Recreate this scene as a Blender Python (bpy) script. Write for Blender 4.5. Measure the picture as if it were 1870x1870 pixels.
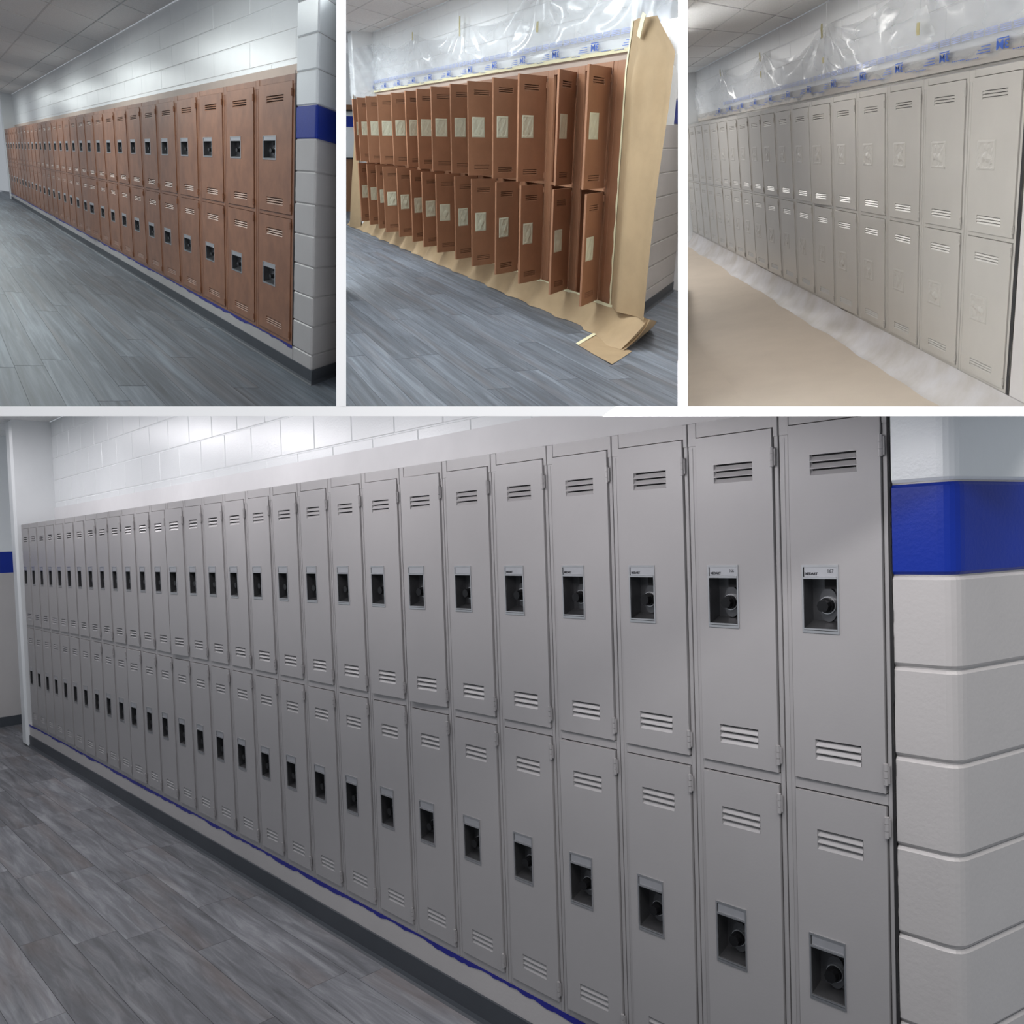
import bpy, bmesh, math, random
import numpy as np
from mathutils import Matrix, Vector
random.seed(7)
S = bpy.context.scene
C = S.collection
for o in list(bpy.data.objects):
    bpy.data.objects.remove(o)

# ------------------------------------------------------------------ camera
F_PX, PCX, PCY, N = 1500.0, 935.0, 1043.0, 1870.0


def rodrigues(r):
    a = math.sqrt(sum(v * v for v in r))
    return Matrix.Rotation(a, 3, Vector(r) / a)


# pose of each hallway seen from the camera (x right, y down, z forward): rotation vector, offset
POSE = {
    'after': ((1.52257, 0.62771, -0.65458), (0.90328, 1.63589, 1.90016)),
    'before': ((1.72477, 1.03146, -0.53143), (-1.7193, -1.55341, 6.41376)),
    'prepped': ((1.76429, 1.20121, -0.70554), (0.75312, -2.20136, 7.39152)),
    'coat': ((1.65929, 1.51676, -1.15154), (3.1363, -0.92663, 5.23866)),
}
Ra = rodrigues(POSE['after'][0])
ta = Vector(POSE['after'][1])
CAM_LOC = -(Ra.transposed() @ ta)
CV_TO_W = Matrix.Translation(CAM_LOC) @ Ra.transposed().to_4x4()      # camera (y down) -> world
cd = bpy.data.cameras.new('camera')
cam = bpy.data.objects.new('camera', cd)
C.objects.link(cam)
cam.matrix_world = CV_TO_W @ Matrix(((1, 0, 0, 0), (0, -1, 0, 0), (0, 0, -1, 0), (0, 0, 0, 1)))
cd.sensor_width = 36.0
cd.sensor_fit = 'HORIZONTAL'
cd.lens = 36.0 * F_PX / N
cd.shift_x = (N / 2 - PCX) / N
cd.shift_y = (PCY - N / 2) / N
cd.clip_start = 0.05
cd.clip_end = 200
S.camera = cam

# ------------------------------------------------------------------ world, lamps, exposure
W = bpy.data.worlds.new('world')
S.world = W
W.use_nodes = True
W.node_tree.nodes['Background'].inputs['Color'].default_value = (0.86, 0.92, 1.0, 1)
W.node_tree.nodes['Background'].inputs['Strength'].default_value = 0.38
S.view_settings.view_transform = 'Standard'
S.view_settings.look = 'None'
S.view_settings.exposure = 0.0
S.view_settings.gamma = 1.0
S.view_settings.use_curve_mapping = False

ROOM = {}
for k, (r, t) in POSE.items():
    ROOM[k] = CV_TO_W @ Matrix.Translation(Vector(t)) @ rodrigues(r).to_4x4()


def lamp(room, x, y, z, sx, sy, power, col=(1, 1, 1), tilt=0.0):
    d = bpy.data.lights.new('ceiling_or_fill_lamp', 'AREA')
    d.shape = 'RECTANGLE'
    d.size, d.size_y, d.energy, d.color = sx, sy, power, col
    o = bpy.data.objects.new('ceiling_or_fill_lamp', d)
    C.objects.link(o)
    o.matrix_world = ROOM[room] @ Matrix.Translation((x, y, z)) @ Matrix.Rotation(tilt, 4, 'X')
    return o




def under_slab(x, y, py=757.0):
    """height at which a lamp fixed to the underside of the floor slab hangs over (x, y) of the lower hallway"""
    lo, hi = 1.8, 4.0
    for _ in range(40):
        z = (lo + hi) / 2
        p = CV_TO_W.inverted() @ (ROOM['after'] @ Vector((x, y, z)))
        if p.y / p.z * F_PX + PCY < py: hi = z
        else: lo = z
    return z


LA, LB, LP, LC = (1.0, 0.97, 1.0), (0.93, 1.0, 0.99), (0.90, 0.97, 1.0), (1.0, 0.97, 0.93)
for x, e, tl in ((-0.5, 6.5, .74), (-1.7, 8, .74), (-3.0, 10.5, .68), (-4.4, 13, .50), (-5.8, 14, .30), (-7.2, 10, .05)):
    lamp('after', x, -0.60, under_slab(x, -0.60), 1.1, 0.25, e, LA, tl)
for x in (-24, -18.5, -13, -7.5, -2.0):
    lamp('before', x, -1.35, 3.0, 2.6, 0.55, 66, LB)
for x, e in ((-8.0, 110), (-4.0, 120), (0.0, 80)):
    lamp('prepped', x, -1.5, 2.95, 2.2, 0.55, e, LP)
lamp('prepped', 0.8, 1.9, 2.95, 1.2, 0.5, 170, (0.80, 0.89, 1.0))                      # added fill round the corner, stands in for window light on the return wall
for x, e in ((-12.0, 62), (-8.0, 62), (-3.2, 64), (0.0, 30), (3.0, 36)):  # the one at the near end is added fill for the floor
    lamp('coat', x, -1.4, 2.8, 2.0, 0.55, e, LC)
d = bpy.data.lights.new('ceiling_or_fill_lamp', 'AREA')                        # added unseen fill over the viewer, brightens the dividing walls
d.shape, d.size, d.size_y, d.energy, d.color = 'RECTANGLE', 1.6, 0.3, 27, (1, 0.98, 0.98)
o = bpy.data.objects.new('ceiling_or_fill_lamp', d)
C.objects.link(o)
o.matrix_world = CV_TO_W @ Matrix.Translation((0, -1.5, 0.1)) @ Matrix.Rotation(math.radians(-50), 4, 'X') @ Matrix.Rotation(math.pi, 4, 'X')

# ------------------------------------------------------------------ materials


def new_mat(name):
    m = bpy.data.materials.new(name)
    m.use_nodes = True
    nt = m.node_tree
    return m, nt, nt.nodes['Principled BSDF']


def node(nt, kind, **kw):
    n = nt.nodes.new(kind)
    for k, v in kw.items():
        setattr(n, k, v)
    return n


def setin(n, **kw):
    for k, v in kw.items():
        n.inputs[k.replace('_', ' ')].default_value = v


def srgb(r, g, b):
    f = lambda c: (c / 255 / 12.92) if c / 255 <= 0.04045 else ((c / 255 + 0.055) / 1.055) ** 2.4
    return (f(r), f(g), f(b), 1)


def paint(name, col, rough=0.4, spec=0.5, var=0.06, vscale=4.0, bump=0.0, bscale=200.0, metallic=0.0, coat=0.0,
          stretch=(1, 1, 1), col2=None):
    m, nt, p = new_mat(name)
    tc = node(nt, 'ShaderNodeTexCoord')
    mp = node(nt, 'ShaderNodeMapping')
    mp.inputs['Scale'].default_value = stretch
    nt.links.new(tc.outputs['Object'], mp.inputs['Vector'])
    oi = node(nt, 'ShaderNodeObjectInfo')
    ml = node(nt, 'ShaderNodeMath', operation='MULTIPLY')
    ml.inputs[1].default_value = 37.0
    nt.links.new(oi.outputs['Random'], ml.inputs[0])
    ad = node(nt, 'ShaderNodeVectorMath', operation='ADD')
    nt.links.new(mp.outputs['Vector'], ad.inputs[0])
    nt.links.new(ml.outputs[0], ad.inputs[1])
    nz = node(nt, 'ShaderNodeTexNoise')
    setin(nz, Scale=vscale, Detail=5.0, Roughness=0.6)
    nt.links.new(ad.outputs[0], nz.inputs['Vector'])
    cr = node(nt, 'ShaderNodeValToRGB')
    a = [max(0, c * (1 - var)) for c in col[:3]] + [1]
    b = [min(1, c * (1 + var)) for c in (col2 or col)[:3]] + [1]
    cr.color_ramp.elements[0].position, cr.color_ramp.elements[1].position = 0.33, 0.67
    cr.color_ramp.elements[0].color, cr.color_ramp.elements[1].color = a, b
    nt.links.new(nz.outputs['Fac'], cr.inputs['Fac'])
    nt.links.new(cr.outputs['Color'], p.inputs['Base Color'])
    setin(p, Roughness=rough, Metallic=metallic)
    p.inputs['Specular IOR Level'].default_value = spec
    p.inputs['Coat Weight'].default_value = coat
    p.inputs['Coat Roughness'].default_value = 0.15
    if bump:
        n2 = node(nt, 'ShaderNodeTexNoise')
        setin(n2, Scale=bscale, Detail=3.0)
        nt.links.new(ad.outputs[0], n2.inputs['Vector'])
        bp = node(nt, 'ShaderNodeBump')
        setin(bp, Strength=bump, Distance=0.004)
        nt.links.new(n2.outputs['Fac'], bp.inputs['Height'])
        nt.links.new(bp.outputs['Normal'], p.inputs['Normal'])
    return m


def plank_mat(name, s, tint):
    """grey wood-look vinyl: streaks along the plank, each plank its own tone"""
    m, nt, p = new_mat(name)
    tc = node(nt, 'ShaderNodeTexCoord')
    mp = node(nt, 'ShaderNodeMapping')
    mp.inputs['Scale'].default_value = (1.5 / s, 16.0, 1.0)
    oi = node(nt, 'ShaderNodeObjectInfo')
    ml = node(nt, 'ShaderNodeMath', operation='MULTIPLY')
    ml.inputs[1].default_value = 91.0
    ad = node(nt, 'ShaderNodeVectorMath', operation='ADD')
    L = nt.links.new
    L(tc.outputs['Object'], mp.inputs['Vector'])
    L(oi.outputs['Random'], ml.inputs[0])
    L(mp.outputs['Vector'], ad.inputs[0])
    L(ml.outputs[0], ad.inputs[1])
    n1 = node(nt, 'ShaderNodeTexNoise')
    setin(n1, Scale=1.3, Detail=8.0, Roughness=0.65, Distortion=0.6)
    L(ad.outputs[0], n1.inputs['Vector'])
    cr = node(nt, 'ShaderNodeValToRGB')
    e = cr.color_ramp.elements
    t = tint
    e[0].position, e[0].color = 0.28, (0.074 * t[0], 0.078 * t[1], 0.086 * t[2], 1)
    e[1].position, e[1].color = 0.75, (0.25 * t[0], 0.265 * t[1], 0.285 * t[2], 1)
    x = e.new(0.5)
    x.color = (0.135 * t[0], 0.145 * t[1], 0.160 * t[2], 1)
    L(n1.outputs['Fac'], cr.inputs['Fac'])
    # brownish drifts
    n2 = node(nt, 'ShaderNodeTexNoise')
    setin(n2, Scale=0.55, Detail=2.0)
    L(ad.outputs[0], n2.inputs['Vector'])
    c2 = node(nt, 'ShaderNodeValToRGB')
    c2.color_ramp.elements[0].position, c2.color_ramp.elements[1].position = 0.52, 0.72
    L(n2.outputs['Fac'], c2.inputs['Fac'])
    mf = node(nt, 'ShaderNodeMath', operation='MULTIPLY')
    mf.inputs[1].default_value = 0.35
    L(c2.outputs['Color'], mf.inputs[0])
    mx = node(nt, 'ShaderNodeMix', data_type='RGBA')
    mx.inputs[7].default_value = (0.17 * t[0], 0.135 * t[1], 0.12 * t[2], 1)
    L(mf.outputs[0], mx.inputs[0])
    L(cr.outputs['Color'], mx.inputs[6])
    hs = node(nt, 'ShaderNodeHueSaturation')
    mr = node(nt, 'ShaderNodeMapRange')
    setin(mr, To_Min=0.80, To_Max=1.2)
    L(oi.outputs['Random'], mr.inputs['Value'])
    L(mr.outputs['Result'], hs.inputs['Value'])
    L(mx.outputs[2], hs.inputs['Color'])
    L(hs.outputs['Color'], p.inputs['Base Color'])
    setin(p, Roughness=0.5)
    p.inputs['Specular IOR Level'].default_value = 0.35
    bp = node(nt, 'ShaderNodeBump')
    setin(bp, Strength=0.12, Distance=0.002)
    L(n1.outputs['Fac'], bp.inputs['Height'])
    L(bp.outputs['Normal'], p.inputs['Normal'])
    return m


def film_mat(name, overspray=None):
    """thin clear masking film: mostly see-through, glossy folds; overspray = (colour, z of its ragged edge)"""
    m, nt, p = new_mat(name)
    L = nt.links.new
    setin(p, Roughness=0.16)
    p.inputs['Base Color'].default_value = (0.86, 0.89, 0.93, 1)
    p.inputs['Specular IOR Level'].default_value = 0.9
    tc = node(nt, 'ShaderNodeTexCoord')
    nz = node(nt, 'ShaderNodeTexNoise')
    setin(nz, Scale=3.0, Detail=2.0, Distortion=0.3)
    mp = node(nt, 'ShaderNodeMapping')
    mp.inputs['Scale'].default_value = (0.45, 1, 1.6)
    L(tc.outputs['Object'], mp.inputs['Vector'])
    L(mp.outputs['Vector'], nz.inputs['Vector'])
    bp = node(nt, 'ShaderNodeBump')
    setin(bp, Strength=0.35, Distance=0.03)
    L(nz.outputs['Fac'], bp.inputs['Height'])
    L(bp.outputs['Normal'], p.inputs['Normal'])
    mr = node(nt, 'ShaderNodeMapRange')
    setin(mr, From_Min=0.3, From_Max=0.7, To_Min=0.20, To_Max=0.46)
    L(nz.outputs['Fac'], mr.inputs['Value'])
    alpha = mr.outputs['Result']
    if overspray:
        col, zedge = overspray
        sp = node(nt, 'ShaderNodeSeparateXYZ')
        L(tc.outputs['Object'], sp.inputs[0])
        n3 = node(nt, 'ShaderNodeTexNoise')
        setin(n3, Scale=2.6, Detail=5.0)
        L(tc.outputs['Object'], n3.inputs['Vector'])
        ma = node(nt, 'ShaderNodeMath', operation='MULTIPLY_ADD')
        ma.inputs[1].default_value = 0.22
        L(n3.outputs['Fac'], ma.inputs[0])
        L(sp.outputs['Z'], ma.inputs[2])
        m2 = node(nt, 'ShaderNodeMapRange')
        setin(m2, From_Min=zedge + 0.11 + 0.03, From_Max=zedge + 0.11 - 0.03, To_Min=0.0, To_Max=1.0)
        L(ma.outputs[0], m2.inputs['Value'])
        mx = node(nt, 'ShaderNodeMix', data_type='RGBA')
        mx.inputs[6].default_value = (0.86, 0.89, 0.93, 1)
        mx.inputs[7].default_value = col
        L(m2.outputs['Result'], mx.inputs[0])
        L(mx.outputs[2], p.inputs['Base Color'])
        mm = node(nt, 'ShaderNodeMath', operation='MAXIMUM')
        L(m2.outputs['Result'], mm.inputs[0])
        L(alpha, mm.inputs[1])
        alpha = mm.outputs[0]
        rr = node(nt, 'ShaderNodeMapRange')
        setin(rr, To_Min=0.16, To_Max=0.55)
        L(m2.outputs['Result'], rr.inputs['Value'])
        L(rr.outputs['Result'], p.inputs['Roughness'])
    L(alpha, p.inputs['Alpha'])
    return m


M = {}
M['white'] = paint('white_block_paint', (0.80, 0.82, 0.83, 1), 0.28, 0.6, 0.02, 3, 0.18, 110)
M['blue'] = paint('blue_stripe_paint', srgb(4, 42, 146), 0.38, 0.35, 0.06, 6, 0.13, 90)
M['beige'] = paint('beige_block_paint', (0.50, 0.475, 0.465, 1), 0.38, 0.5, 0.03, 3, 0.14, 90)
M['mortar'] = paint('painted_joint', (0.66, 0.67, 0.68, 1), 0.5, 0.4, 0.03)
M['brown'] = paint('brown_locker_enamel', srgb(137, 91, 65), 0.40, 0.5, 0.11, 6, 0.06, 160, col2=srgb(147, 100, 72))
M['brown_dull'] = paint('brown_sanded_enamel', srgb(157, 114, 87), 0.5, 0.4, 0.07, 7, 0.05, 160)
M['grey'] = paint('grey_locker_enamel', srgb(163, 160, 160), 0.36, 0.5, 0.025, 3, 0.05, 160)
M['coat'] = paint('greige_first_coat', srgb(173, 169, 163), 0.32, 0.5, 0.03, 3, 0.05, 160)
M['steel'] = paint('brushed_steel', (0.60, 0.60, 0.61, 1), 0.32, 0.5, 0.05, 30, 0, 1, 0.9)
M['cup'] = paint('steel_cup_inside', (0.13, 0.13, 0.135, 1), 0.35, 0.5, 0.08, 30, 0, 1, 0.75)
M['plate'] = paint('aluminium_plate', (0.52, 0.52, 0.54, 1), 0.35, 0.5, 0.03, 30, 0, 1, 0.6)
M['black'] = paint('black_dial_plastic', (0.008, 0.008, 0.009, 1), 0.35, 0.3)
M['dark'] = paint('dark_trim_and_slot_shade', (0.015, 0.014, 0.015, 1), 0.8)
M['cove'] = paint('charcoal_rubber_base', srgb(66, 70, 76), 0.5, 0.4, 0.06)
M['navy'] = paint('old_navy_paint', srgb(32, 36, 135), 0.45, 0.4, 0.1, 20)
M['tile'] = paint('ceiling_tile_board', (0.80, 0.80, 0.795, 1), 0.9, 0.1, 0.07, 60, 0.4, 140)
M['grid'] = paint('ceiling_grid_metal', (0.60, 0.60, 0.60, 1), 0.5)
M['ledge_beige'] = paint('bare_beige_strip', srgb(196, 178, 165), 0.5, 0.4, 0.04)
M['ledge_white'] = paint('white_strip', srgb(226, 225, 226), 0.45, 0.4, 0.03)
M['kraft'] = paint('kraft_paper', srgb(170, 147, 116), 0.7, 0.25, 0.06, 5, 0.12, 60)
M['kraft_pale'] = paint('sprayed_kraft_paper', srgb(184, 172, 158), 0.65, 0.3, 0.04, 2.5, 0.10, 60)
M['skirt'] = paint('sprayed_masking_paper', srgb(176, 170, 164), 0.5, 0.4, 0.10, 3.0, 0.25, 14, col2=srgb(178, 176, 178))
M['tape'] = paint('masking_tape', srgb(232, 226, 190), 0.6, 0.3, 0.03)
M['tape_old'] = paint('yellowed_tape', srgb(205, 196, 150), 0.6, 0.3, 0.05)
M['cover'] = paint('pale_green_masking_tape', srgb(214, 215, 192), 0.45, 0.4, 0.06, 14, 0.5, 45)
M['print'] = paint('blue_film_print', srgb(40, 92, 190), 0.5)
M['print_pale'] = paint('pale_blue_film_print', srgb(170, 182, 222), 0.5)
M['ink'] = paint('plate_ink', (0.03, 0.03, 0.035, 1), 0.6)
M['plaster'] = paint('white_plaster', (0.93, 0.93, 0.93, 1), 0.8, 0.2, 0.01)
M['wood'] = paint('brown_wood_panel', srgb(128, 92, 66), 0.5, 0.4, 0.15, 8, stretch=(1, 1, 0.15))
M['film'] = film_mat('clear_masking_film')
M['film_sprayed'] = film_mat('sprayed_masking_film', (srgb(178, 172, 165), 2.105))

# ------------------------------------------------------------------ cells of the cutaway block (in pixels of the view)
CELL = {'before': (None, 620.5, None, 747.5), 'prepped': (625.5, 1244.5, None, 747.5),
        'coat': (1249.5, None, None, 747.5), 'after': (None, None, 754.5, None)}
W_TO_CV = CV_TO_W.inverted()


def cell_planes(room):
    x0, x1, y0, y1 = CELL[room]
    pl = []                                                  # (normal in camera frame) keep where n.p >= 0
    if x0 is not None: pl.append(Vector((1, 0, -(x0 - PCX) / F_PX)))
    if x1 is not None: pl.append(Vector((-1, 0, (x1 - PCX) / F_PX)))
    if y0 is not None: pl.append(Vector((0, 1, -(y0 - PCY) / F_PX)))
    if y1 is not None: pl.append(Vector((0, -1, (y1 - PCY) / F_PX)))
    return pl


PLANES = {r: cell_planes(r) for r in CELL}


def in_cell(room, mw, bb):
    """-1 wholly outside its own hallway's cell, 0 cut by its walls, 1 inside"""
    m = W_TO_CV @ mw
    pts = [m @ Vector(c) for c in bb]
    st = 1
    for n in PLANES[room]:
        d = [n.dot(p) for p in pts]
        if max(d) < 0:
            return -1
        if min(d) < 0:
            st = 0
    return st


def seen(mw, bb, margin=130):
    m = W_TO_CV @ mw
    xs, ys = [], []
    for c in bb:
        p = m @ Vector(c)
        if p.z < 0.3:
            return True
        xs.append(F_PX * p.x / p.z + PCX)
        ys.append(F_PX * p.y / p.z + PCY)
    return max(xs) > -margin and min(xs) < N + margin and max(ys) > -margin and min(ys) < N + margin


# ------------------------------------------------------------------ mesh helpers


class MB:
    def __init__(s):
        s.v, s.f, s.m = [], [], []

    def quad(s, a, b, c, d, m=0):
        i = len(s.v)
        s.v += [a, b, c, d]
        s.f.append((i, i + 1, i + 2, i + 3))
        s.m.append(m)

    def box(s, x0, x1, y0, y1, z0, z1, m=0, ch=0.0):
        """axis box; ch chamfers the edges of the -Y face"""
        i = len(s.v)
        if ch:
            s.v += [(x0 + ch, y0, z0 + ch), (x1 - ch, y0, z0 + ch), (x1 - ch, y0, z1 - ch), (x0 + ch, y0, z1 - ch),
                    (x0, y0 + ch, z0), (x1, y0 + ch, z0), (x1, y0 + ch, z1), (x0, y0 + ch, z1),
                    (x0, y1, z0), (x1, y1, z0), (x1, y1, z1), (x0, y1, z1)]
            fs = [(0, 1, 2, 3)]
            for a, b in ((0, 4), (4, 8)):
                for k in range(4):
                    k2 = (k + 1) % 4
                    fs.append((a + k, b + k, b + k2, a + k2))
            fs.append((11, 10, 9, 8))
        else:
            s.v += [(x0, y0, z0), (x1, y0, z0), (x1, y0, z1), (x0, y0, z1), (x0, y1, z0), (x1, y1, z0), (x1, y1, z1), (x0, y1, z1)]
            fs = [(0, 1, 2, 3), (5, 4, 7, 6), (4, 0, 3, 7), (1, 5, 6, 2), (3, 2, 6, 7), (4, 5, 1, 0)]
        for f in fs:
            s.f.append(tuple(i + k for k in f))
            s.m.append(m)

    def cyl(s, c, ax, r, l, n=12, m=0, r2=None):
        """cylinder from c along unit axis ax"""
        ax = Vector(ax)
        u = ax.orthogonal().normalized()
        w = ax.cross(u)
        i = len(s.v)
        r2 = r if r2 is None else r2
        for q, rr in ((0, r), (1, r2)):
            for k in range(n):
                a = 2 * math.pi * k / n
                s.v.append(tuple(Vector(c) + ax * l * q + (u * math.cos(a) + w * math.sin(a)) * rr))
        for k in range(n):
            k2 = (k + 1) % n
            s.f.append((i + k, i + k2, i + n + k2, i + n + k))
            s.m.append(m)
        s.f.append(tuple(i + n + k for k in range(n)))
        s.m.append(m)
        s.f.append(tuple(i + k for k in reversed(range(n))))
        s.m.append(m)

    def grid(s, fn, nu, nv, m=0):
        i = len(s.v)
        for a in range(nu + 1):
            for b in range(nv + 1):
                s.v.append(tuple(fn(a / nu, b / nv)))
        for a in range(nu):
            for b in range(nv):
                k = i + a * (nv + 1) + b
                s.f.append((k, k + nv + 1, k + nv + 2, k + 1))
                s.m.append(m)

    def mesh(s, name, mats, smooth=False):
        me = bpy.data.meshes.new(name)
        me.from_pydata(s.v, [], s.f)
        for mm in mats:
            me.materials.append(mm)
        me.polygons.foreach_set('material_index', s.m)
        if smooth:
            me.polygons.foreach_set('use_smooth', [True] * len(s.f))
        me.update()
        return me


BBOX = {}


def bbox(me):
    if me.name not in BBOX:
        a = np.empty(len(me.vertices) * 3, dtype=np.float32)
        me.vertices.foreach_get('co', a)
        a = a.reshape(-1, 3)
        lo, hi = a.min(0), a.max(0)
        BBOX[me.name] = [(float(x), float(y), float(z)) for x in (lo[0], hi[0]) for y in (lo[1], hi[1]) for z in (lo[2], hi[2])]
    return BBOX[me.name]


WORLD = {}                                                   # object -> world matrix (no depsgraph needed)


def cut(room, me, mw):
    me = me.copy()
    bm = bmesh.new()
    bm.from_mesh(me)
    m = W_TO_CV @ mw
    for n in PLANES[room]:
        nl = m.to_3x3().transposed() @ n
        pt = m.inverted() @ Vector((0, 0, 0))
        bmesh.ops.bisect_plane(bm, geom=bm.verts[:] + bm.edges[:] + bm.faces[:], plane_co=pt, plane_no=-nl.normalized(),
                               clear_outer=True, clear_inner=False)
    if not bm.faces:
        bm.free()
        bpy.data.meshes.remove(me)
        return None
    bm.to_mesh(me)
    bm.free()
    return me


def put(room, name, me, parent=None, loc=(0, 0, 0), rot=None, local=None, trim=True):
    """link mesh as an object in a hallway, cut where it would run through that hallway's party walls"""
    lm = local if local is not None else Matrix.Translation(loc) @ (rot.to_4x4() if rot else Matrix.Identity(4))
    mw = (WORLD[parent.name] if parent else ROOM[room]) @ lm
    bb = bbox(me)
    if trim and room:
        st = in_cell(room, mw, bb)
        if st < 0:
            return None
        if st == 0:
            me = cut(room, me, mw)
            if me is None:
                return None
    o = bpy.data.objects.new(name, me)
    C.objects.link(o)
    if parent:
        o.parent = parent
        o.matrix_basis = lm
    else:
        o.matrix_basis = mw
    WORLD[o.name] = mw
    return o


def tag(o, label, cat, group=None):
    if o:
        o['label'], o['category'] = label, cat
        if group: o['group'] = group
    return o


def thing(room, name, label, cat, loc, group=None, rot=None):
    o = bpy.data.objects.new(name, None)
    C.objects.link(o)
    mw = ROOM[room] @ Matrix.Translation(loc) @ (rot.to_4x4() if rot else Matrix.Identity(4))
    o.matrix_basis = mw
    o.empty_display_size = 0.1
    WORLD[o.name] = mw
    return tag(o, label, cat, group)


def struct(o):
    if o: o['kind'] = 'structure'
    return o


def emptystruct(room, name):
    o = bpy.data.objects.new(name, None)
    C.objects.link(o)
    o.matrix_basis = ROOM[room]
    WORLD[o.name] = ROOM[room].copy()
    return struct(o)


_ord1 = ('first second third fourth fifth sixth seventh eighth ninth tenth eleventh twelfth thirteenth fourteenth fifteenth '
         'sixteenth seventeenth eighteenth nineteenth twentieth').split()


def ordinal(n):                                              # 1-based
    if n <= 20: return _ord1[n - 1]
    if n == 30: return 'thirtieth'
    return ('twenty-' if n < 30 else 'thirty-') + _ord1[n % 10 - 1]


# ------------------------------------------------------------------ party walls and floor slab of the block
D0, D1 = 1.6, 36.0


def ray(x, y, d):
    return CV_TO_W @ Vector(((x - PCX) / F_PX * d, (y - PCY) / F_PX * d, d))


def prism(name, r0, r1, d0, d1, mat):
    """solid between rectangle r0 at distance d0 and rectangle r1 at distance d1"""
    b = MB()
    a0, a1, b0, b1 = r0
    c0, c1, e0, e1 = r1
    b.v = [tuple(ray(*p, d0)) for p in ((a0, b0), (a1, b0), (a1, b1), (a0, b1))] + \
          [tuple(ray(*p, d1)) for p in ((c0, e0), (c1, e0), (c1, e1), (c0, e1))]
    b.f = [(3, 2, 1, 0), (4, 5, 6, 7), (0, 1, 5, 4), (1, 2, 6, 5), (2, 3, 7, 6), (3, 0, 4, 7)]
    b.m = [0] * 6
    o = bpy.data.objects.new(name, b.mesh(name, [mat]))
    C.objects.link(o)
    WORLD[o.name] = Matrix.Identity(4)
    return o


for nm, x, dw_ in (('wall_partition', 623.0, 9.0), ('wall_partition', 1247.0, 4.2)):
    o = struct(prism(nm, (x - 9, x + 9, -30, 743), (x - 8, x + 8, -30, 743), D0, D0 + 0.03, M['plaster']))
    p = prism('light_baffle', (x - 1.2, x + 1.2, -30, 746), (x - 1.2, x + 1.2, -30, 746), D0 + 0.03, dw_, M['plaster'])  # added sheet, edge-on to the view, keeps neighbouring hallways' light apart
    p.parent = o
o = struct(prism('floor_slab', (-40, 1910, 742, 760), (-40, 1910, 743, 759), D0, D0 + 0.03, M['plaster']))
p = prism('light_baffle', (-40, 1910, 748.0, 751.0), (-40, 1910, 748.0, 751.0), D0 + 0.03, D1, M['plaster'])  # added sheet, blocks light between the lower and upper hallways
p.parent = o

# ------------------------------------------------------------------ block walls, floors, ceilings
CH = 0.2035                                                  # course height
Z_TOP, Z_MID, Z_BOT = 2.032, 1.117, 0.2035


def block_mesh(l, mat):
    b = MB()
    b.box(0.002, l - 0.002, 0, 0.05, 0.002, CH - 0.002, 0, 0.004)
    return b.mesh('concrete_block', [mat])


def back_wall(room, x_end, x_start, s, ceil, y=0.31):
    """wall above the lockers: courses of painted blocks on a mortar bed"""
    b = MB()
    b.box(x_end, x_start, y + 0.004, y + 0.12, 1.6, ceil)
    w = struct(put(room, 'wall_back', b.mesh('wall_back', [M['white']])))
    L = 0.4064 * s
    me, half = block_mesh(L, M['white']), block_mesh(L / 2, M['white'])
    k = 10
    while k * CH < ceil - 0.03:
        x = x_start
        first = (k % 2 == 0)
        while x > x_end + 0.01:
            m_, l = (half, L / 2) if first or x - L < x_end else (me, L)
            first = False
            mw = ROOM[room] @ Matrix.Translation((x - l, y, k * CH))
            if x - l > x_end - L * 0.4 and seen(mw, bbox(m_), 40):
                if (k + 1) * CH > ceil:
                    bb = MB()
                    bb.box(0.003, l - 0.003, 0, 0.05, 0.003, ceil - k * CH - 0.002, 0, 0.006)
                    put(room, 'concrete_block', bb.mesh('concrete_block', [M['white']]), w, (x - l, y - 0.0, k * CH))
                else:
                    put(room, 'concrete_block', m_, w, (x - l, y, k * CH))
            x -= l
        k += 1
    return w


def course(xs, xc, d, ln, rad, z0, z1, inset, core=False):
    """closed plan outline: face along X from xs to the bullnose corner xc, then ln along direction d"""
    d = Vector((d[0], d[1])).normalized()
    pts = [Vector((xs, 0))]
    t = rad
    p0, p1, pc = Vector((xc - t, 0)), Vector((xc, 0)) + d * t, Vector((xc, 0))
    for k in range(6):
        u = k / 5
        pts.append(p0 * (1 - u) ** 2 + pc * 2 * u * (1 - u) + p1 * u * u)
    pts.append(Vector((xc, 0)) + d * ln)
    n = Vector((-d.y, d.x))
    pts.append(pts[-1] + n * 0.10)
    inner = Vector((xc, 0)) + n * 0.10
    # inside corner of the shell
    if abs(d.y) > 1e-6:
        tt = (0.09 - inner.y) / d.y
        pts.append(inner + d * tt)
    pts.append(Vector((xs, 0.09)))
    b = MB()
    rings = [(z0, inset), (z0 + 0.007, inset), (z1 - 0.007, inset), (z1, inset)] if core else [(z0, inset), (z0 + 0.007, 0), (z1 - 0.007, 0), (z1, inset)]
    cnt = len(pts)
    cen = sum(pts, Vector((0, 0))) / cnt
    nout = 8                                                 # outline points on the outside
    norms = []
    for i, q in enumerate(pts):
        if i < nout:
            a = pts[max(0, i - 1)]
            c = pts[min(nout - 1, i + 1)]
            e = (c - a).normalized()
            norms.append(Vector((e.y, -e.x)))
        else:
            norms.append(Vector((0, 0)))
    for z, ins in rings:
        for q, nn in zip(pts, norms):
            r = q - nn * ins
            b.v.append((r.x, r.y, z))
    for j in range(3):
        for i in range(cnt):
            i2 = (i + 1) % cnt
            b.f.append((j * cnt + i, j * cnt + i2, (j + 1) * cnt + i2, (j + 1) * cnt + i))
            b.m.append(0)
    return b


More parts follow.
